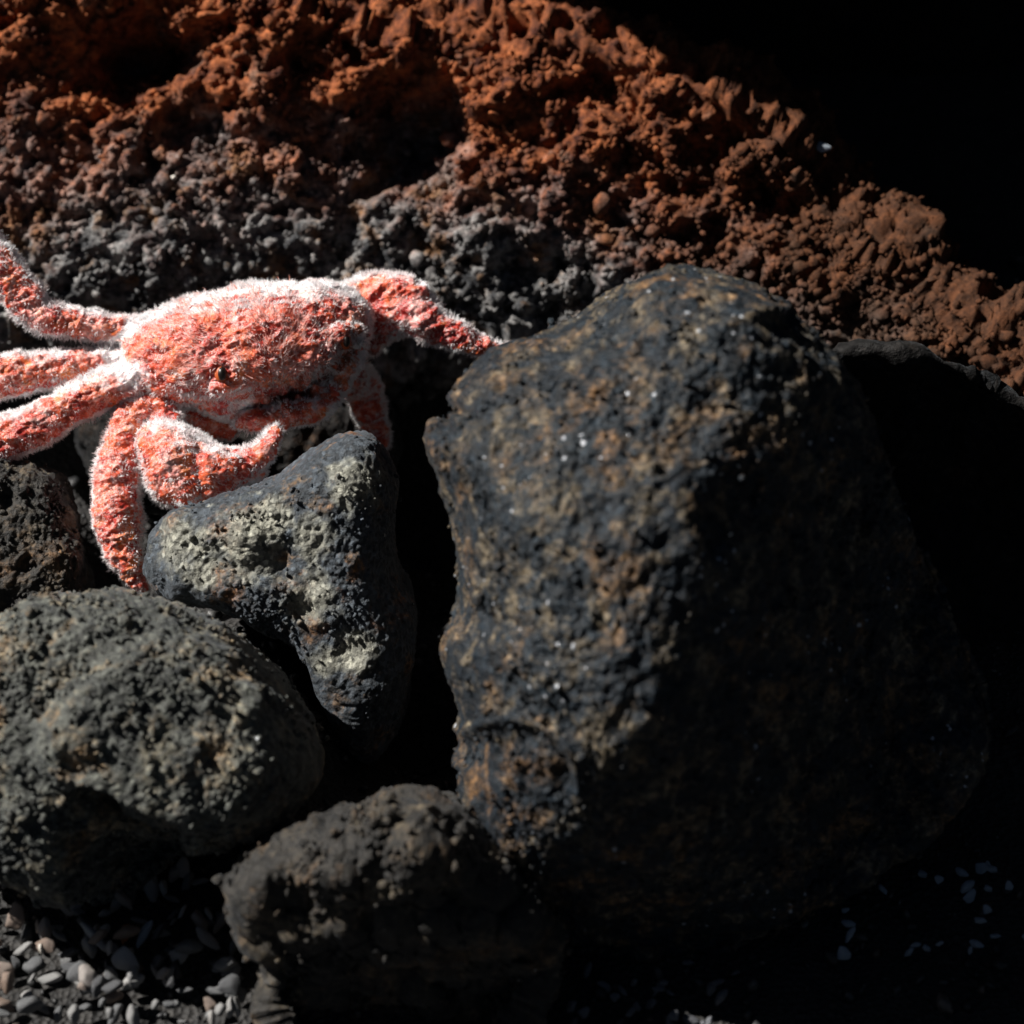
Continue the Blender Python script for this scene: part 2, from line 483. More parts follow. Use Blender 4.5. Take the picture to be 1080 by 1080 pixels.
def rand_rot(n, r):
    q = r.normal(size=(n, 4)); q /= np.linalg.norm(q, axis=1)[:, None]
    w, x, y, z = q.T
    return np.stack([1 - 2 * (y * y + z * z), 2 * (x * y - z * w), 2 * (x * z + y * w), 2 * (x * y + z * w), 1 - 2 * (x * x + z * z), 2 * (y * z - x * w),
                     2 * (x * z - y * w), 2 * (y * z + x * w), 1 - 2 * (x * x + y * y)], 1).reshape(-1, 3, 3)

def encrust(P, N, n, size, spread, mat, parent, name, seed, weight):
    """angular grains stuck on a rough surface, one part of the stone that carries them"""
    r = np.random.default_rng(seed)
    w = weight(P); k = r.choice(len(P), n, p=w / w.sum())
    sh = [pebble_unit(1, s_, (1, r.uniform(.6, .9), r.uniform(.5, .8))) for s_ in range(40, 46)]
    sz = size * np.exp(r.normal(0, spread, n)); Rm = rand_rot(n, r); V = []; F = []; off = 0
    for i in range(n):
        v, f = sh[i % 6]
        V.append((v * sz[i]) @ Rm[i].T + P[k[i]] + N[k[i]] * sz[i] * 0.15 + r.normal(size=3) * 0.0006); F.append(f + off); off += len(v)
    link(name, mesh_np(name, np.concatenate(V), np.concatenate(F), smooth=False), mat, parent=parent, kind='stuff')

XW = np.array([-320, -100, 100, 200, 400, 600, 700, 800, 870, 910, 960, 1000, 1080, 1200, 1400.0])
YC = np.array([-60, -45, -35, -25, 38, 62, 92, 150, 222, 272, 292, 338, 402, 470, 560.0])
XB = np.array([-320, 100, 440, 600, 850, 1080, 1400.0])
YB = np.array([330, 340, 335, 355, 400, 490, 620.0])

def build_wall():
    NU, NV = 720, 470
    px = np.linspace(-300, 1380, NU)
    vv = np.concatenate([np.linspace(-0.14, 1.0, 290), np.linspace(1.0, 2.0, 81)[1:]])
    yc = np.interp(px, XW, YC); yb = np.interp(px, XB, YB)
    B = np.array([at_z(a, b, 0.0) for a, b in zip(px, yb)])
    ybase = np.interp(px, [-300, 1380], [B[:, 1].mean() - 0.01, B[:, 1].mean() + 0.0])
    # crest: on its ray, set back so that the face leans about 50 degrees
    C = np.zeros_like(B)
    for i in range(NU):
        d = ray(px[i], yc[i]); e = np.array([0, math.cos(math.radians(52)), math.sin(math.radians(52))])
        # CAM + t d = B + q e  in the (y,z) plane
        A = np.array([[d[1], -e[1]], [d[2], -e[2]]]); t, q = np.linalg.solve(A, (B[i] - CAM)[1:])
        C[i] = CAM + t * d
    P = np.zeros((NU, len(vv), 3))
    for j, v in enumerate(vv):
        if v < 0: P[:, j] = B + np.array([0, 0.35, -1.0]) * (-v * 0.6)
        elif v <= 1: P[:, j] = B + (C - B) * v
        else:
            q_, Ra = (v - 1) * 0.24, 0.032
            a0, a1 = math.radians(52), math.radians(-75)
            arc = min(q_, Ra * (a0 - a1)); a = a0 - arc / Ra; rest = q_ - arc
            oy = Ra * (math.sin(a0) - math.sin(a)) + rest * math.cos(a1)
            oz = Ra * (math.cos(a) - math.cos(a0)) + rest * math.sin(a1)
            P[:, j] = C + np.array([0, oy, oz - 0.002])
    sh = P.shape; p = P.reshape(-1, 3).copy()
    pxg = np.repeat(px, len(vv)); vg = np.tile(vv, NU)
    g = np.arange(NU * len(vv)).reshape(NU, len(vv))
    f = np.stack([g[:-1, :-1], g[1:, :-1], g[1:, 1:], g[:-1, 1:]], -1).reshape(-1, 4)
    nrm = vnormals(p, f)
    q = p + 0.012 * np.stack([fbm(p * 45 + 3, 3), fbm(p * 45 + 31, 3), fbm(p * 45 + 57, 3)], 1) * 0.6
    big = 1 - worley(q * 22) ** 2
    med = np.clip(1 - worley(q * 66 + 5) ** 2 * 1.5, -0.5, 1)
    sml = np.clip(1 - worley((p + 0.3 * (q - p)) * 125 + 9) ** 2 * 1.5, -0.5, 1)
    tiny = np.clip(1 - worley((p + 0.2 * (q - p)) * 250 + 2) ** 2 * 1.1, -0.3, 1)
    h = 0.014 * fbm(p * 11, 3) + 0.004 * big + 0.0058 * med * (0.6 + 0.8 * sstep(-.3, .4, fbm(p * 20, 2))) + 0.0060 * sml * (0.5 + sstep(-.4, .4, fbm(p * 33 + 9, 2))) + 0.0036 * tiny + 0.0012 * fbm(p * 330, 2)
    # deep hollows and proud lumps seen on the face
    yp = np.interp(pxg, XB, YB) * (1 - np.clip(vg, 0, 1)) + np.interp(pxg, XW, YC) * np.clip(vg, 0, 1)
    wx = 26 * fbm(p * 38 + 11, 3); wy = 22 * fbm(p * 38 + 71, 3)
    h -= (0.007 + 0.008 * sstep(0.25, 0.6, vg)) * sstep(0.45, 0.12, worley(q * 42 + 13)) * sstep(-.25, .25, fbm(p * 17 + 5, 2)) + 0.006 * sstep(0.40, 0.12, worley(q * 90 + 3))
    for (hx, hy, rx, ry, a) in [(155, 55, 60, 46, -.06), (435, 135, 52, 52, -.06), (190, 138, 34, 30, -.035), (640, 95, 26, 20, -.02), (730, 190, 30, 20, -.02), (330, 60, 20, 18, -.02), (105, 30, 20, 16, -.012), (90, 165, 26, 18, -.01),
                                (395, 170, 24, 20, -.016), (555, 215, 22, 26, -.012), (770, 150, 40, 36, -.012), (820, 215, 28, 20, -.012), (680, 120, 24, 18, -.01),
                                (447, 45, 34, 26, .014), (280, 100, 26, 40, .012), (520, 105, 28, 24, .010), (205, 45, 26, 24, .008), (35, 40, 40, 30, .006), (620, 170, 40, 32, .008),
                                (300, 170, 30, 26, .008), (560, 225, 46, 30, .008)]:
        wgt = np.exp(-(((pxg + wx - hx) / rx) ** 2 + ((yp + wy - hy) / ry) ** 2) ** 1.2)
        h += a * wgt * (vg <= 1.02)
    h *= 0.6 + 0.4 * sstep(-0.3, 0.05, vg)
    p += nrm * h[:, None]
    global WALLV
    WALLV = p
    wn_ = vnormals(p, f)
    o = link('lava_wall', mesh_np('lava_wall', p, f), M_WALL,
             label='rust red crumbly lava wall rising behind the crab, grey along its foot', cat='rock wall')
    m_ = (vg > 0.0) & (vg < 1.25) & (pxg > -120) & (pxg < 1180)
    pg_ = pxg[m_]
    encrust(p[m_], wn_[m_], 16000, 0.0017, 0.5, M_WALL, o, 'rubble', 1, lambda q: (sstep(-.3, .4, fbm(q * 40, 2)) + 0.2) * (1 + 1.2 * sstep(820, 980, pg_)))
build_wall()

# ------------------------------------------------------------------ stones
def build_stone(name, outline, cx, cy, h, front, back, N, mat, label, cat='stone', shape=None, disp=None, seed=0, group=None, expo=2.6, crust=None):
    c = at_z(cx, cy, h); s = K * depth(c)
    lv, f = stone_form(outline, cx, cy, front, back, N, shape, expo)
    w = to_world(lv, s)
    n = vnormals(w, f)
    q = w + seed * 3.71
    d = disp(q, lv, cx, cy) if disp else 0.004 * fbm(q * 22, 4)
    d = d + 0.0008 * np.clip(1 - worley(q * 290) ** 2 * 1.4, -.4, 1) * (0.4 + sstep(-.3, .4, fbm(q * 40 + 8, 2))) + 0.0007 * fbm(q * 480, 2)
    w = w + n * d[:, None]
    o = link(name, mesh_np(name, w, f), mat, loc=c, label=label, cat=cat, group=group)
    if crust:
        wn2 = vnormals(w, f); m_ = wn2 @ BACK > -0.15
        encrust(w[m_], wn2[m_], crust[0], crust[1], 0.4, mat, o, 'crust', seed, lambda q: sstep(-.1, .45, fbm(q * 45 + seed, 3)) + crust[2])
    return o, c, s

def gauss(px, py, x, y, rx, ry, rot=0):
    dx, dy = px - x, py - y; c, s_ = math.cos(rot), math.sin(rot)
    return np.exp(-(((dx * c + dy * s_) / rx) ** 2 + ((-dx * s_ + dy * c) / ry) ** 2))

# big black boulder with a ridge running down its front
BO = [(450, 455), (463, 433), (482, 410), (520, 373), (580, 352), (640, 318), (690, 297), (740, 293), (780, 302), (812, 326), (840, 356), (870, 388),
      (900, 432), (932, 492), (962, 555), (992, 622), (1020, 690), (1042, 750), (1036, 800), (1000, 852), (940, 902), (880, 946), (820, 980), (760, 1002),
      (690, 1012), (620, 1008), (560, 975), (512, 915), (490, 870), (488, 825), (500, 775), (486, 722), (476, 682), (492, 648), (485, 600), (480, 560), (468, 515), (455, 485)]
def boulder_shape(px, py, z, rho):
    # ridge from (830,335) to (590,870): signed distance to its right
    x0, y0, x1, y1 = 812, 320, 572, 860
    bend = -10 * np.sin(np.clip((py - y0) / (y1 - y0), 0, 1) * math.pi)
    L_ = math.hypot(x1 - x0, y1 - y0)
    sd = ((px - x0) * (y1 - y0) - (py - y0) * (x1 - x0)) / L_ - bend * 0.6
    t = ((px - x0) * (x1 - x0) + (py - y0) * (y1 - y0)) / L_ / L_
    top = 250 + 90 * np.clip(t, -0.4, 1.2) - 150 * np.clip(t - 0.75, 0, 1)
    left = top + sd * 0.42
    right = top - sd * 0.98
    left = left - 0.0011 * np.maximum(py - 560, 0) ** 2
    pl = smin(left, right, 85)
    under = (1010 - py) * 1.5 - 60 * np.clip((px - 620) / 300, 0, 1)
    pl = smin(pl, under, 60)
    return smin(z, np.maximum(pl, 4), 60)
def boulder_disp(q, lv, cx, cy):
    px, py = lv[:, 0] + cx, cy - lv[:, 1]
    d = 0.005 * fbm(q * 12, 3) + 0.0022 * fbm(q * 38, 4) + 0.0008 * fbm(q * 130, 3)
    d -= 0.0018 * sstep(0.40, 0.12, worley(q * 75 + 2)) * sstep(-.1, .4, fbm(q * 15 + 7, 2)) + 0.0009 * sstep(0.42, 0.15, worley(q * 170 + 2))
    d += 0.0015 * (1 - worley(q * 120))
    d -= 0.006 * gauss(px, py, 468, 440, 7, 26, -0.5) * 1.0
    d -= 0.006 * gauss(px, py, 476, 432, 30, 5, 0.55)
    d += 0.003 * gauss(px, py, 770, 360, 60, 7, -0.45)
    ring = np.abs(np.hypot((px - 548) / 1.0, (py - 800) / 1.15) - 55)
    d += 0.0035 * np.exp(-(ring / 6) ** 2) * (py < 810) - 0.002 * gauss(px, py, 550, 810, 45, 50)
    return d
boulder, BC, BS = build_stone('boulder', BO, 745, 655, 0.095, 330, 220, 185, M_BOULDER,
    'large black tan flecked boulder with a long ridge, filling the right half', 'boulder', boulder_shape, boulder_disp, seed=1, expo=2.4, crust=(2600, 0.0012, 0.04))

# olive grey two lobed stone lower left
OL = [(-139, 762), (-101, 704), (-43, 674), (4, 655), (50, 629), (85, 631), (124, 629), (176, 641), (233, 670), (283, 714), (316, 760), (331, 800), (318, 830), (283, 857), (238, 876), (210, 886), (176, 910), (138, 938), (100, 948), (62, 933), (19, 907), (-34, 876), (-101, 838)]
def olive_shape(px, py, z, rho):
    z = z * 1.0
    lobe = sstep(1.08, 0.86, np.sqrt(((px - 225) / 150) ** 2 + ((py - 775) / 115) ** 2))
    z2 = z + 30 * lobe
    px = px; under = sstep(0.0, 46.0, (py - 868) - 0.10 * (px - 200) + 0) * sstep(60, 130, px)
    edge = sstep(0, 18, (py - (800 + 0.38 * (px - 100)))) * (px < 215)
    z2 = z2 - 105 * edge * sstep(75, 150, px) - 30 * under * (px < 230)
    return np.maximum(z2, np.minimum(z, 3))
def olive_disp(q, lv, cx, cy):
    px, py = lv[:, 0] + cx, cy - lv[:, 1]
    d = 0.004 * fbm(q * 15, 3) + 0.0022 * fbm(q * 50, 4)
    d += 0.0013 * (1 - worley(q * 95) ** 2) + 0.0011 * (1 - worley(q * 200) ** 2)
    d -= 0.007 * gauss(px, py, 108, 792, 20, 12, 0.6) + 0.004 * gauss(px, py, 135, 822, 14, 12)
    d -= 0.003 * gauss(px, py, 130, 690, 60, 8, -0.3)
    d -= 0.002 * sstep(0.40, 0.12, worley(q * 55 + 4))
    return d
olive, OC, OS = build_stone('stone', OL, 95, 790, 0.052, 165, 210, 140, M_OLIVE,
    'olive grey knobbly stone with two lobes, on the gravel at lower left', 'stone', olive_shape, olive_disp, seed=2, expo=3.4, crust=(3200, 0.0014, 0.12))

# blue grey angular stone under the claw
MI = [(158, 575), (165, 548), (190, 537), (230, 530), (290, 510), (335, 478), (358, 463), (385, 459), (405, 474), (416, 510), (414, 560), (418, 600), (436, 645),
      (434, 700), (424, 760), (405, 800), (375, 806), (352, 770), (346, 715), (322, 680), (290, 658), (240, 634), (190, 628), (163, 606)]
def mid_shape(px, py, z, rho):
    # two flats meeting on an edge: a lit face to the left, a dark one to the right, and a smooth top slope
    sd = (px - (395 + (py - 470) * 0.02))
    right = 95 - np.maximum(sd, -400) * 1.3
    left = 108 + sd * 0.14 - (py - 560) * 0.12
    topf = 100 + (py - 535 + (px - 300) * 0.38) * 1.1
    z = smin(z, smin(left, right, 20), 30)
    return smin(z, np.maximum(topf, 3), 6)
def mid_disp(q, lv, cx, cy):
    px, py = lv[:, 0] + cx, cy - lv[:, 1]
    d = 0.004 * fbm(q * 18, 3) + 0.0012 * fbm(q * 55, 4)
    d += 0.0004 * (1 - worley(q * 130)) - 0.0014 * sstep(0.42, 0.14, worley(q * 60 + 2))
    d -= 0.004 * gauss(px, py, 305, 585, 22, 20) + 0.006 * gauss(px, py, 175, 570, 14, 26) + 0.004 * gauss(px, py, 330, 640, 20, 10)
    d += 0.004 * gauss(px, py, 265, 572, 26, 22) + 0.004 * gauss(px, py, 350, 640, 26, 18)
    return d
midst, MC, MS = build_stone('stone', MI, 315, 610, 0.045, 110, 240, 110, M_GREY,
    'blue grey angular stone with pale yellow patches, under the crab claw', 'stone', mid_shape, mid_disp, seed=3, expo=2.8, crust=(500, 0.0011, 0.02))

# brown grey stone at the bottom
BT = [(267, 951), (278, 918), (312, 895), (348, 881), (389, 867), (425, 860), (466, 870), (504, 897), (538, 941), (565, 984), (569, 1028), (547, 1080), (493, 1133), (402, 1150), (322, 1124), (286, 1071), (290, 1010), (272, 979)]
def bottom_shape(px, py, z, rho):
    q = np.stack([px * 0.016, py * 0.016, 0 * px + 3.3], 1)
    wob = 26 * fbm(q, 3)
    yl = 948 + 0.0014 * (px - 430) ** 2 + wob * 0.5
    tilt = np.maximum(112 + wob - np.maximum(py - 868, 0) * 0.95, -125)
    return smin(z, tilt, 50) + 16 * np.exp(-((py - yl - 10) / 16) ** 2) * sstep(1.0, 0.85, rho) - 10 * np.exp(-((py - yl + 16) / 12) ** 2) * sstep(1.0, 0.85, rho)
def bottom_disp(q, lv, cx, cy):
    d = 0.006 * fbm(q * 16, 3) + 0.004 * fbm(q * 42, 4, ridged=True) - 0.003 * sstep(0.4, 0.12, worley(q * 60 + 4)) + 0.0016 * (1 - worley(q * 70) ** 2) + 0.0010 * (1 - worley(q * 170) ** 2)
    return d
botst, TC_, TS = build_stone('stone', BT, 420, 1000, 0.04, 150, 160, 105, M_BROWN,
    'brown grey lumpy stone half in shadow at the bottom edge', 'stone', bottom_shape, bottom_disp, seed=4, crust=(1500, 0.0019, 0.03))

# small brown stone at the left edge
SL = [(-90, 560), (-70, 510), (-30, 482), (10, 484), (48, 498), (68, 530), (80, 575), (84, 620), (60, 660), (0, 680), (-60, 650)]
def small_disp(q, lv, cx, cy):
    return 0.004 * fbm(q * 20, 3) + 0.0026 * fbm(q * 60, 4) + 0.002 * (1 - worley(q * 110)) - 0.003 * sstep(0.4, 0.14, worley(q * 70))
build_stone('stone', SL, 0, 580, 0.012, 40, 120, 90, M_BROWN, 'small rough brown stone at the left edge below the crab legs', 'stone', None, small_disp, seed=5, crust=(700, 0.0014, 0.15))

# added dark stone the crab sits on, blocks light from passing beneath
UC = [(90, 430), (140, 400), (250, 385), (340, 392), (400, 420), (415, 470), (390, 520), (300, 540), (190, 540), (120, 520), (88, 470)]
build_stone('stone', UC, 255, 455, -0.02, 60, 150, 70, M_DARK, 'added dark stone under the crab, blocking light, mostly hidden', 'stone', None, small_disp, seed=9)

# dark boulder at the right edge
RB = [(880, 385), (905, 362), (950, 366), (1010, 388), (1080, 424), (1170, 480), (1260, 600), (1290, 760), (1220, 880), (1120, 910), (1040, 880), (990, 760), (940, 600), (900, 480)]
def dark_disp(q, lv, cx, cy):
    return 0.006 * fbm(q * 12, 3) + 0.003 * fbm(q * 45, 4) + 0.002 * (1 - worley(q * 90))
build_stone('boulder', RB, 1090, 640, 0.05, 70, 150, 70, M_DARK, 'dark boulder in shadow at the right edge beyond the big boulder', 'boulder',
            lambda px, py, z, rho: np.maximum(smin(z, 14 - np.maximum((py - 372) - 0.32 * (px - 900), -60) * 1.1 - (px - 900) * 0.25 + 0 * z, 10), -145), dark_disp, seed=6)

# ------------------------------------------------------------------ added overhang behind, shaped to stay dark and shade the wall
def build_shade_cliff():
    NX, NZ = 180, 200
    xs = np.linspace(0, 1, NX); zs = np.linspace(-0.02, 1.0, NZ)
    X0 = -0.14
    # section loop seen from the side: leaning front, top, back
    loop = [(0.44 - 0.33 * z - 0.03 * math.sin(z * 5), z) for z in np.linspace(-0.03, 0.9, 150)]
    loop += [(0.10 + t * 1.2, 0.9 + 0.12 * math.sin(t * 3)) for t in np.linspace(0.02, 1, 30)]
    loop += [(1.3 + 0.1 * t, 0.9 - 0.93 * t) for t in np.linspace(0.05, 1, 20)]
    loop = np.array(loop); M = len(loop)
    v = np.zeros((NX, M, 3))
    for i, t in enumerate(xs):
        k = sstep(0, 0.09, t) ** 0.6
        cy_, cz_ = 0.8, 0.35
        x = X0 + 1.6 * t ** 1.6
        v[i, :, 0] = x + (1 - k) * 0.06
        v[i, :, 1] = cy_ + (loop[:, 0] - cy_) * (0.25 + 0.75 * k)
        v[i, :, 2] = np.where(loop[:, 1] > 0, loop[:, 1] * (0.3 + 0.7 * k), loop[:, 1])
    p = v.reshape(-1, 3)
    g = np.arange(NX * M).reshape(NX, M)
    f = np.stack([g[:-1], np.roll(g, -1, 1)[:-1], np.roll(g, -1, 1)[1:], g[1:]], -1).reshape(-1, 4)
    f = np.concatenate([f, np.stack([g[0, :-2:1], g[0, 1:-1], g[0, 1:-1], g[0, :-2]], -1)[:0]])
    n = vnormals(p, f)
    p = p + n * (0.035 * fbm(p * 5, 4) + 0.012 * (1 - worley(p * 16)) + 0.003 * fbm(p * 70, 3))[:, None]
    link('shade_cliff', mesh_np('shade_cliff', p, f), M_DARK, label='added black leaning overhang behind the red wall, blocking sun and sky at upper right', cat='shade_cliff')
build_shade_cliff()

# ------------------------------------------------------------------ crab
CC = at_z(250, 385, 0.062); CS = K * depth(CC)
def cpt(px, py, dz):
    return np.array([px - 250, -(py - 385), dz], float)

def capsule_chain(bm, pts, seg=14):
    """tapered limb along joints (px, py, dz, r); rings with round ends"""
    P = [cpt(*p[:3]) for p in pts]; Rr = [p[3] for p in pts]
    # resample smoothly
    pp, rr = [], []
    m = len(P)
    for i in range(m - 1):
        p0, p1, p2, p3 = P[max(i - 1, 0)], P[i], P[i + 1], P[min(i + 2, m - 1)]
        for t in np.linspace(0, 1, 7, endpoint=False):
            pp.append(0.5 * (2 * p1 + (p2 - p0) * t + (2 * p0 - 5 * p1 + 4 * p2 - p3) * t * t + (3 * p1 - p0 - 3 * p2 + p3) * t ** 3))
            rr.append(Rr[i] + (Rr[i + 1] - Rr[i]) * (t * t * (3 - 2 * t)))
    pp.append(P[-1]); rr.append(Rr[-1])
    # end caps
    d0 = (pp[0] - pp[1]) / np.linalg.norm(pp[0] - pp[1]); d1 = (pp[-1] - pp[-2]) / np.linalg.norm(pp[-1] - pp[-2])
    cap = [(0.95, 0.3), (0.7, 0.71)]
    pre = [(pp[0] + d0 * rr[0] * a, rr[0] * b) for a, b in cap]
    post = [(pp[-1] + d1 * rr[-1] * a, rr[-1] * b) for a, b in cap[::-1]]
    ring = pre + list(zip(pp, rr)) + post
    prev = None
    side = np.array([0, 0, 1.0])
    loops = []
    for i, (c, r) in enumerate(ring):
        a = ring[max(i - 1, 0)][0]; b = ring[min(i + 1, len(ring) - 1)][0]
        t = (b - a) / (np.linalg.norm(b - a) + 1e-9)
        x = np.cross(t, side); x /= np.linalg.norm(x); y = np.cross(x, t)
        loops.append([bm.verts.new(c + (x * math.cos(k) + y * math.sin(k)) * r) for k in np.linspace(0, 2 * math.pi, seg, endpoint=False)])
    for a, b in zip(loops[:-1], loops[1:]):
        for k in range(seg):
            bm.faces.new((a[k], a[(k + 1) % seg], b[(k + 1) % seg], b[k]))
    bm.faces.new(loops[0][::-1]); bm.faces.new(loops[-1])

def pad(bm, outline, cx, cy, dz, front, back, N=26, shape=None, expo=2.2):
    lv, f = stone_form(outline, cx, cy, front, back, N, shape, expo)
    lv = lv + cpt(cx, cy, dz)
    vs = [bm.verts.new(p) for p in lv]
    for q in f: bm.faces.new([vs[k] for k in q])

def build_crab():
    bm = bmesh.new()
    CA = [(128, 385), (140, 348), (180, 326), (240, 308), (300, 301), (350, 303), (382, 320), (388, 340), (380, 380), (364, 408), (346, 430), (318, 436), (285, 436), (262, 446),
          (232, 440), (205, 428), (165, 424), (140, 410)]
    def ca_shape(px, py, z, rho):
        z = z + 5 * gauss(px, py, 235, 395, 26, 20) - 42 * gauss(px, py, 266, 432, 17, 10) - 38 * gauss(px, py, 312, 414, 36, 12, -0.3) + 8 * gauss(px, py, 345, 372, 26, 16) \
            - 7 * gauss(px, py, 352, 392, 24, 7, -0.9) + 4 * gauss(px, py, 200, 350, 30, 20) + 4 * gauss(px, py, 280, 345, 30, 22) - 4 * gauss(px, py, 240, 350, 9, 34) - 4 * gauss(px, py, 318, 340, 8, 30)
        return z
    pad(bm, CA, 258, 372, 0, 62, 62, 44, ca_shape, 1.7)
    # lower jaw under the face
    capsule_chain(bm, [(260, 444, 8, 7), (282, 442, 16, 9), (310, 438, 18, 10), (336, 430, 12, 9), (348, 418, 4, 6)])
    # brow ridges over the eyes
    capsule_chain(bm, [(222, 394, 53, 5), (234, 385, 58, 5), (250, 386, 58, 5), (256, 396, 56, 5), (250, 408, 54, 5), (236, 410, 53, 5)])
    capsule_chain(bm, [(344, 372, 40, 5), (358, 358, 38, 6), (372, 350, 28, 5), (378, 362, 24, 5)])
    # walking legs on the left
    capsule_chain(bm, [(160, 350, -8, 15), (130, 346, -6, 11), (90, 342, 0, 12), (56, 337, 6, 14), (42, 332, 8, 11), (24, 311, 8, 17), (-6, 276, 6, 20), (-50, 225, 0, 18), (-90, 190, -10, 10)])
    capsule_chain(bm, [(170, 376, -12, 14), (120, 379, -8, 11), (70, 388, 2, 15), (20, 396, 8, 19), (-30, 402, 8, 22), (-90, 420, -4, 15)])
    capsule_chain(bm, [(180, 396, 4, 18), (130, 406, 14, 17), (85, 426, 22, 16), (45, 449, 26, 19), (0, 468, 24, 21), (-50, 490, 14, 22), (-110, 520, -8, 12)])
    # leg hanging down with its pointed tip on the olive stone
    capsule_chain(bm, [(168, 424, 8, 14), (142, 436, 16, 12), (134, 460, 24, 14), (130, 500, 30, 22), (130, 545, 36, 22), (138, 582, 40, 16), (149, 606, 40, 9), (157, 620, 38, 4)])
    capsule_chain(bm, [(168, 424, -14, 13), (205, 444, -26, 12), (238, 452, -32, 7)])
    # pincer
    PI_ = [(153, 476), (160, 452), (189, 450), (216, 466), (240, 477), (256, 484), (268, 486), (276, 488), (280, 494), (276, 502), (260, 513), (242, 527), (214, 537), (188, 533), (168, 519)]
    def pi_shape(px, py, z, rho):
        return z - 8 * gauss(px, py, 216, 495, 4, 36, -0.15) - 8 * gauss(px, py, 263, 485, 3, 20, 0.5) + 5 * gauss(px, py, 194, 485, 18, 18) + 5 * gauss(px, py, 240, 490, 16, 14)
    pad(bm, PI_, 214, 494, 34, 34, 30, 30, pi_shape, 2.2)
    capsule_chain(bm, [(246, 490, 38, 15), (270, 487, 44, 11), (285, 476, 46, 8), (293, 464, 45, 5), (295, 455, 43, 2.5)])
    capsule_chain(bm, [(170, 418, 0, 14), (172, 435, 10, 16), (180, 460, 20, 16)])
    # right arm and legs
    capsule_chain(bm, [(345, 325, -50, 20), (385, 308, -42, 16), (420, 302, -32, 13), (438, 308, -28, 11)])
    capsule_chain(bm, [(375, 345, -58, 24), (412, 326, -44, 24), (440, 331, -34, 20), (466, 345, -30, 14), (500, 360, -30, 9), (532, 371, -34, 6)])
    capsule_chain(bm, [(360, 385, -50, 16), (374, 402, -96, 16), (381, 424, -112, 15), (388, 446, -118, 10), (396, 462, -118, 5)])
    bmesh.ops.recalc_face_normals(bm, faces=bm.faces)
    raw = bpy.data.meshes.new('crab_raw'); bm.to_mesh(raw); bm.free()
    v = np.empty(len(raw.vertices) * 3, dtype=np.float32); raw.vertices.foreach_get('co', v)
    w = to_world(v.reshape(-1, 3).astype(float), CS)
    raw.vertices.foreach_set('co', w.astype(np.float32).ravel())
    tmp = bpy.data.objects.new('crab_raw', raw); COL.objects.link(tmp)
    m = tmp.modifiers.new('r', 'REMESH'); m.mode = 'VOXEL'; m.voxel_size = 0.00074
    m = tmp.modifiers.new('s', 'SMOOTH'); m.factor = 0.5; m.iterations = 3
    dg = bpy.context.evaluated_depsgraph_get()
    me = bpy.data.meshes.new_from_object(tmp.evaluated_get(dg))
    bpy.data.objects.remove(tmp); bpy.data.meshes.remove(raw)
    n = len(me.vertices); co = np.empty(n * 3, dtype=np.float32); me.vertices.foreach_get('co', co); co = co.reshape(-1, 3).astype(float)
    me.calc_loop_triangles()
    tri = np.empty(len(me.loop_triangles) * 3, dtype=np.int32); me.loop_triangles.foreach_get('vertices', tri); tri = tri.reshape(-1, 3)
    nr = vnormals(co, tri)
    nr0 = nr.copy()
    vx, vy = 250 + co @ RT / CS, 385 - co @ UP / CS
    # jagged face between the eyes and the jaw
    pl = np.array([(284, 428), (306, 420), (330, 408), (352, 392), (370, 374), (380, 358)], float)
    df = np.full(len(co), 99.0)
    for a_, b_ in zip(pl[:-1], pl[1:]):
        t_ = np.clip(((vx - a_[0]) * (b_[0] - a_[0]) + (vy - a_[1]) * (b_[1] - a_[1])) / np.sum((b_ - a_) ** 2), 0, 1)
        df = np.minimum(df, np.hypot(vx - a_[0] - t_ * (b_[0] - a_[0]), vy - a_[1] - t_ * (b_[1] - a_[1])))
    face = np.exp(-(df / 17) ** 2) * (nr @ BACK > 0.0)
    co = co + nr * (face * (0.0052 * fbm(co * 230 + 6, 3) - 0.0012) - 0.0045 * np.exp(-(df / 5) ** 2) * (nr @ BACK > 0.0))[:, None]
    co = co + nr * (0.0009 * fbm(co * 90, 3) + 0.0011 * fbm(np.stack([co @ RT * 75 + co @ UP * 40, co @ UP * 190 - co @ RT * 60, co @ BACK * 120], 1), 3, ridged=True) + 0.0009 * np.clip(1 - worley(co * 330) ** 2, 0, 1) + 0.0006 * fbm(co * 420, 2))[:, None]
    nr = vnormals(co, tri)
    # white felt along edges of shell and limbs, with sunlit tops painted in
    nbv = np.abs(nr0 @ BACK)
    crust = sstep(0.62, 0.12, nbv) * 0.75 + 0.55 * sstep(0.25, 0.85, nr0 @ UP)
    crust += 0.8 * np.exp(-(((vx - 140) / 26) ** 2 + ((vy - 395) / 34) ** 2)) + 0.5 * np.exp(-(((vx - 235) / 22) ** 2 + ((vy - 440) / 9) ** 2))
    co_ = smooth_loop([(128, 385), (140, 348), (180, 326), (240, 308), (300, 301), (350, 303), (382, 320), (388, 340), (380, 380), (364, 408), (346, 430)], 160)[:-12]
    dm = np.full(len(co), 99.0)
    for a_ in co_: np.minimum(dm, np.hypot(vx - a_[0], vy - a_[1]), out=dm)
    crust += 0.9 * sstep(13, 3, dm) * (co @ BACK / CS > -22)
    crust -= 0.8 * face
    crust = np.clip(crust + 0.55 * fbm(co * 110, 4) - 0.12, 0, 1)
    bme = mesh_np('body', co, tri)
    fa_ = bme.attributes.new('face', 'FLOAT', 'POINT'); fa_.data.foreach_set('value', face.astype(np.float32))
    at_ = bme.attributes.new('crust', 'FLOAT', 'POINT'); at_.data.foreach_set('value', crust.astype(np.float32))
    root = link('crab', None, None, loc=CC, label='furry orange red crab with white fuzz, clinging between the boulder and the lava wall', cat='crab')
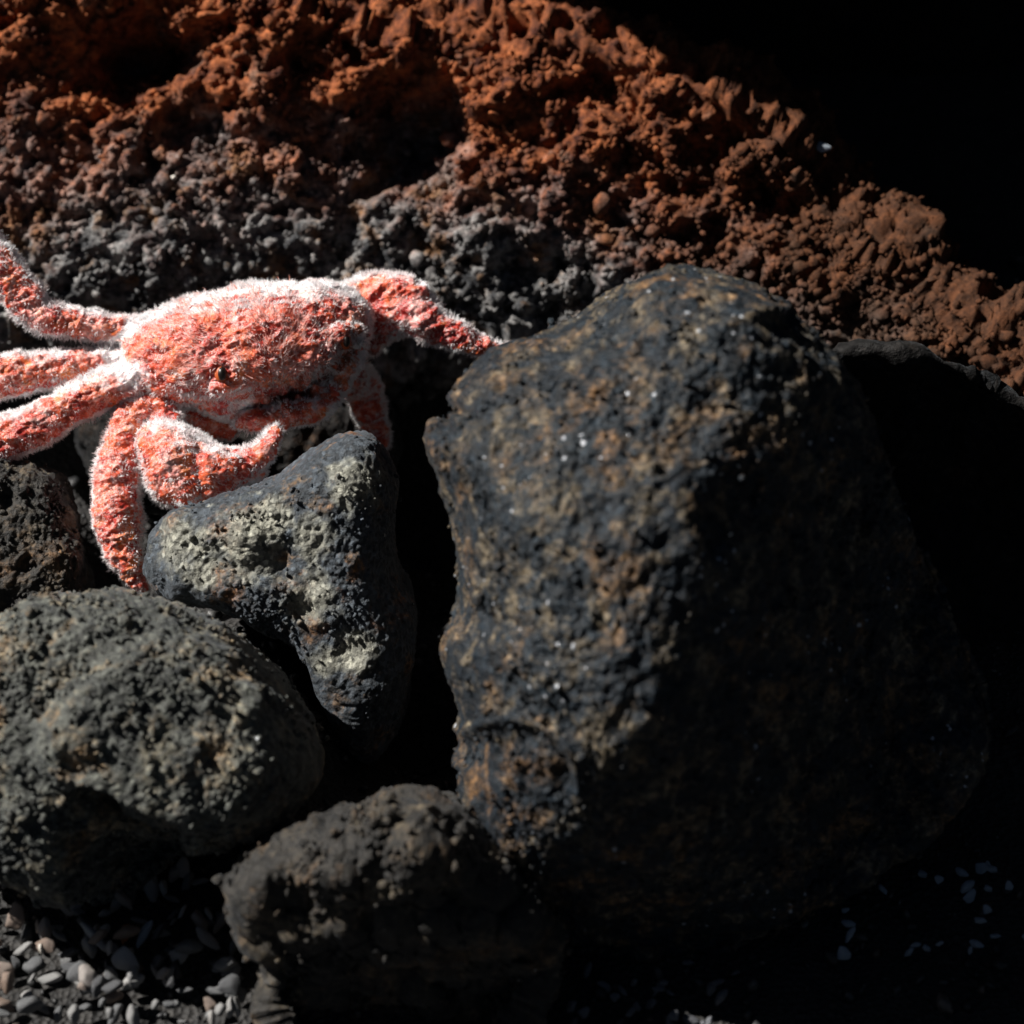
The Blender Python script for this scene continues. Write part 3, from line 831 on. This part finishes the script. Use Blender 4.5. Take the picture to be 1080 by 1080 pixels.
    link('body', bme, M_SHELL, parent=root)
    # fuzz: short bristles rooted over the whole shell
    a, b, c = co[tri[:, 0]], co[tri[:, 1]], co[tri[:, 2]]
    area = np.linalg.norm(np.cross(b - a, c - a), axis=1); tn = np.cross(b - a, c - a); tn /= (np.linalg.norm(tn, axis=1)[:, None] + 1e-12)
    NH = 92000
    ctr = (a + b + c) / 3
    cpx, cpy = 250 + ctr @ RT / CS, 385 - ctr @ UP / CS
    nb_ = tn @ BACK
    wgt = area * np.where(nb_ > -0.45, 0.022 + 1.6 * (1 - np.abs(nb_)) ** 2.2 + 0.55 * np.clip(tn @ UP, 0, 1) ** 2.5, 0.1)
    wgt *= 0.35 + sstep(-.35, .35, fbm(ctr * 75 + 9, 3))
    bare = np.exp(-((cpx - 241) ** 2 + (cpy - 398) ** 2) / 15 ** 2) + np.exp(-((cpx - 366) ** 2 + (cpy - 362) ** 2) / 13 ** 2) + np.exp(-(((cpx - 308) / 36) ** 2 + ((cpy - 416) / 13) ** 2)) + np.exp(-(((cpx - 268) / 14) ** 2 + ((cpy - 432) / 10) ** 2))
    wgt *= np.clip(1 - 1.1 * bare, 0, 1)
    k = rng.choice(len(tri), NH, p=wgt / wgt.sum())
    r1, r2 = np.sqrt(rng.random(NH)), rng.random(NH)
    P = a[k] * (1 - r1)[:, None] + b[k] * (r1 * (1 - r2))[:, None] + c[k] * (r1 * r2)[:, None]
    Nn = nr[tri[k, 0]]
    # the coat is thin on the back of the shell and on the broad faces of the limbs, thick along their edges
    ln = rng.uniform(0.0008, 0.0023, NH) * (0.75 + 0.45 * np.clip(1 - np.abs(Nn @ BACK), 0, 1)) * (0.65 + 0.7 * sstep(-0.3, 0.4, fbm(P * 60, 2)))
    clump = np.stack([fbm(P * 130 + 4, 2), fbm(P * 130 + 44, 2), fbm(P * 130 + 84, 2)], 1)
    D = Nn + 0.75 * clump + 0.35 * rng.normal(size=(NH, 3)); D += 0.25 * np.array([-0.3, 0, -0.4])
    D /= np.linalg.norm(D, axis=1)[:, None]
    S = np.cross(D, rng.normal(size=(NH, 3))); S /= np.linalg.norm(S, axis=1)[:, None]
    wd = rng.uniform(0.00015, 0.00024, NH)[:, None]
    bend = np.cross(D, S) * (rng.uniform(-0.35, 0.35, NH) * ln)[:, None]
    mid = P + D * (ln * 0.55)[:, None]; tip = P + D * ln[:, None] + bend
    V = np.stack([P - S * wd, P + S * wd, mid + S * wd * 0.75, mid - S * wd * 0.75, tip], 1).reshape(-1, 3)
    base = np.arange(NH)[:, None] * 5
    F = np.concatenate([base + np.array([0, 1, 2]), base + np.array([0, 2, 3]), base + np.array([3, 2, 4])], 0)
    # longer strands lying combed over the back of the shell
    NL = 1800
    cw = area * (nb_ > 0.25) * np.exp(-(((cpx - 250) / 105) ** 2 + ((cpy - 362) / 58) ** 2) ** 3) * (sstep(-.2, .35, fbm(ctr * 95 + 3, 3)) + 0.08) * np.clip(1 - 1.1 * bare, 0, 1)
    k = rng.choice(len(tri), NL, p=cw / cw.sum())
    r1, r2 = np.sqrt(rng.random(NL)), rng.random(NL)
    P = a[k] * (1 - r1)[:, None] + b[k] * (r1 * (1 - r2))[:, None] + c[k] * (r1 * r2)[:, None]
    Nn = nr[tri[k, 0]]
    fl = P - to_world(np.array([[50.0, -20.0, 40.0]]), CS); fl += 0.012 * np.stack([fbm(P * 70 + 4, 2), fbm(P * 70 + 44, 2), fbm(P * 70 + 84, 2)], 1)
    fl -= Nn * np.sum(fl * Nn, 1)[:, None]; fl /= np.linalg.norm(fl, axis=1)[:, None]
    fl += 0.3 * rng.normal(size=(NL, 3))
    ln = rng.uniform(0.002, 0.005, NL)[:, None]
    S = np.cross(fl, Nn); S /= np.linalg.norm(S, axis=1)[:, None]
    wd = rng.uniform(0.00012, 0.00020, NL)[:, None]
    mid = P + fl * ln * 0.5 + Nn * 0.0010; tip = P + fl * ln + Nn * 0.0009
    V2 = np.stack([P - S * wd, P + S * wd, mid + S * wd * 0.8, mid - S * wd * 0.8, tip], 1).reshape(-1, 3)
    base = np.arange(NL)[:, None] * 5
    F2 = np.concatenate([base + np.array([0, 1, 2]), base + np.array([0, 2, 3]), base + np.array([3, 2, 4])], 0)
    link('bristles', mesh_np('bristles', V2, F2), M_STRAND, parent=root, kind='stuff')
    link('fuzz', mesh_np('fuzz', V, F), M_FUZZ, parent=root, kind='stuff')
    # eyes: an amber ring with a dark upright pupil
    def ball(name, px, py, pz, rx, ry, rz, mat, parent):
        e = bmesh.new(); bmesh.ops.create_uvsphere(e, u_segments=18, v_segments=12, radius=1)
        em = bpy.data.meshes.new(name); e.to_mesh(em); e.free()
        ev = np.array([vv.co[:] for vv in em.vertices]) * np.array([rx, ry, rz]) + cpt(px, py, pz)
        em.vertices.foreach_set('co', to_world(ev, CS).astype(np.float32).ravel())
        em.polygons.foreach_set('use_smooth', np.ones(len(em.polygons), dtype=bool)); em.update()
        return link(name, em, mat, parent=parent)
    for (ex, ey, ez, rx, ry) in ((241, 398, 61, 7, 9.5), (367, 362, 36, 6, 9)):
        eye = ball('eye', ex, ey, ez, rx, ry, 7, M_EYE, root)
        ball('pupil', ex + 1, ey, ez + 3.2, rx * 0.72, ry * 0.78, 5, M_PUPIL, eye)
build_crab()

# ------------------------------------------------------------------ gravel and pebbles
def build_gravel():
    shapes = [pebble_unit(1, s, f) for s, f in ((1, (1, .8, .65)), (2, (1, .7, .7)), (3, (1, .55, .5)), (4, (1, .9, .7)), (5, (1, .6, .4)))]
    r = np.random.default_rng(11); V = []; F = []; off = 0
    n = 5000
    xs = r.uniform(-0.42, 0.42, n); ys = r.uniform(-0.36, 0.24, n)
    sz = np.exp(r.normal(math.log(0.0026), 0.42, n))
    R = rand_rot(n, r)
    zs = ground_z(xs, ys)
    for i in range(n):
        v, f = shapes[i % 5]
        V.append(v @ R[i].T * sz[i] + np.array([xs[i], ys[i], zs[i] + 0.001 + sz[i] * r.uniform(0.1, 0.9)])); F.append(f + off); off += len(v)
    link('gravel', mesh_np('gravel', np.concatenate(V), np.concatenate(F), smooth=False), M_GRAVEL, kind='stuff', label='fine dark gravel filling the ground between the stones', cat='gravel')
build_gravel()

PEB = [mesh_np('pebble', *pebble_unit(3, s, f), smooth=False) for s, f in ((21, (1, .75, .6)), (22, (1, .6, .55)), (23, (1, .5, .45)), (24, (1, .85, .7)))]
def pebble(px, py, ln, asp, rot, mat, label, group=None, z=None, kind_i=0):
    me = PEB[kind_i % 4]
    c = at_z(px, py, 0.004 if z is None else z); s = K * depth(c)
    o = bpy.data.objects.new('pebble', me); COL.objects.link(o)
    if not me.materials: me.materials.append(M_PEBBLE)
    o.location = c
    # long axis turned within the picture-facing plane
    B = Matrix((RT, UP, BACK)).transposed() @ Matrix.Rotation(math.radians(rot), 3, 'Z')
    o.rotation_euler = B.to_euler()
    o.scale = (ln * s, ln * s * asp / 0.75, ln * s * asp / 0.7)
    o.material_slots[0].link = 'OBJECT'; o.material_slots[0].material = mat
    o['label'] = label; o['category'] = 'pebble'
    if group: o['group'] = group
    return o
# single ones that can be told from the rest
pebble(98, 988, 20, .42, -45, M_PALE, 'long pale grey pebble in the gravel, lying aslant beside the orange pebble', z=.012, kind_i=1)
pebble(132, 984, 14, .55, 70, M_ORANGE, 'orange brown pebble in the gravel below the olive stone', z=.012)
pebble(133, 1012, 17, .75, -50, M_PALE, 'round smooth pale grey pebble just below the orange pebble', z=.010, kind_i=3)
pebble(43, 1000, 7, .6, 80, M_WHITE, 'tiny cream white chip among the gravel at lower left', z=.012)
pebble(92, 1042, 22, .42, -35, M_PEBBLE, 'long grey pebble, lowest of the large ones at lower left', z=.008, kind_i=2)
pebble(42, 942, 14, .75, 20, M_PALE, 'pale grey pebble touching the foot of the olive stone', z=.014, kind_i=3)
pebble(153, 985, 17, .45, 65, M_BLUE, 'blue grey pebble standing right of the orange pebble', z=.010, kind_i=1)
pebble(843, 322, 9, .7, 50, M_BLUE, 'small blue grey pebble behind the top of the big boulder', z=.03)
pebble(846, 340, 10, .7, 20, M_PINK, 'pinkish pebble wedged behind the top of the big boulder', z=.03, kind_i=3)
pebble(882, 310, 16, .4, 15, M_PINK, 'flat pinkish grey pebble at the foot of the red wall', z=.03, kind_i=2)
r_ = np.random.default_rng(5)
def scatter(x0, x1, y0, y1, n, lo, hi, label, group, z, mat=M_PEBBLE):
    for i in range(n):
        pebble(r_.uniform(x0, x1), r_.uniform(y0, y1), r_.uniform(lo, hi), r_.uniform(.5, .95), r_.uniform(0, 180), mat, label, group, z=r_.uniform(*z), kind_i=int(r_.integers(4)))
scatter(-20, 250, 900, 1078, 150, 6, 18, 'grey pebble in the loose gravel below the olive stone', 'pebbles in the gravel at lower left', (.005, .014))
scatter(880, 1085, 905, 1010, 26, 5, 10, 'small grey pebble in shade right of the big boulder foot', 'pebbles right of the big boulder', (.003, .009), M_BLUE)
scatter(585, 780, 1012, 1085, 26, 5, 11, 'small grey pebble below the foot of the big boulder', 'pebbles below the big boulder', (.003, .009), M_DIM)
scatter(835, 1000, 318, 372, 14, 5, 11, 'small pebble in the gap between red wall and big boulder', 'pebbles behind the big boulder', (.01, .03))

# pale bits caught on the wall
def on_wall(px, py):
    d = ray(px, py); d = d / np.linalg.norm(d); w_ = WALLV - CAM; t = w_ @ d
    off = np.linalg.norm(w_ - t[:, None] * d, axis=1)
    near = np.where(off < 0.0009)[0]
    if len(near) == 0: near = np.array([off.argmin()])
    return WALLV[near[t[near].argmin()]]
def wall_bit(px, py, ln, asp, rot, mat, label, k=0):
    o = pebble(px, py, ln, asp, rot, mat, label, None, 0.0, k)
    c = on_wall(px, py); f_ = depth(c) / depth(np.array(o.location)); o.location = c - FWD * 0.0015; o.scale = [x * f_ for x in o.scale]
wall_bit(183, 188, 6, .75, 20, M_WHITE, 'tiny white chip stuck on the grey brown part of the red wall above the crab')
wall_bit(142, 156, 4.5, .8, 20, M_WHITE, 'smallest white chip stuck on the red wall, above and left of the other one', 1)
wall_bit(868, 155, 9, .6, -20, M_BLUE, 'pale blue grey chip near the dark edge of the red wall at upper right', 3)
wall_bit(893, 163, 10, .35, -20, M_BLUE, 'thin grey flake beside the pale chip near the dark edge of the red wall', 2)
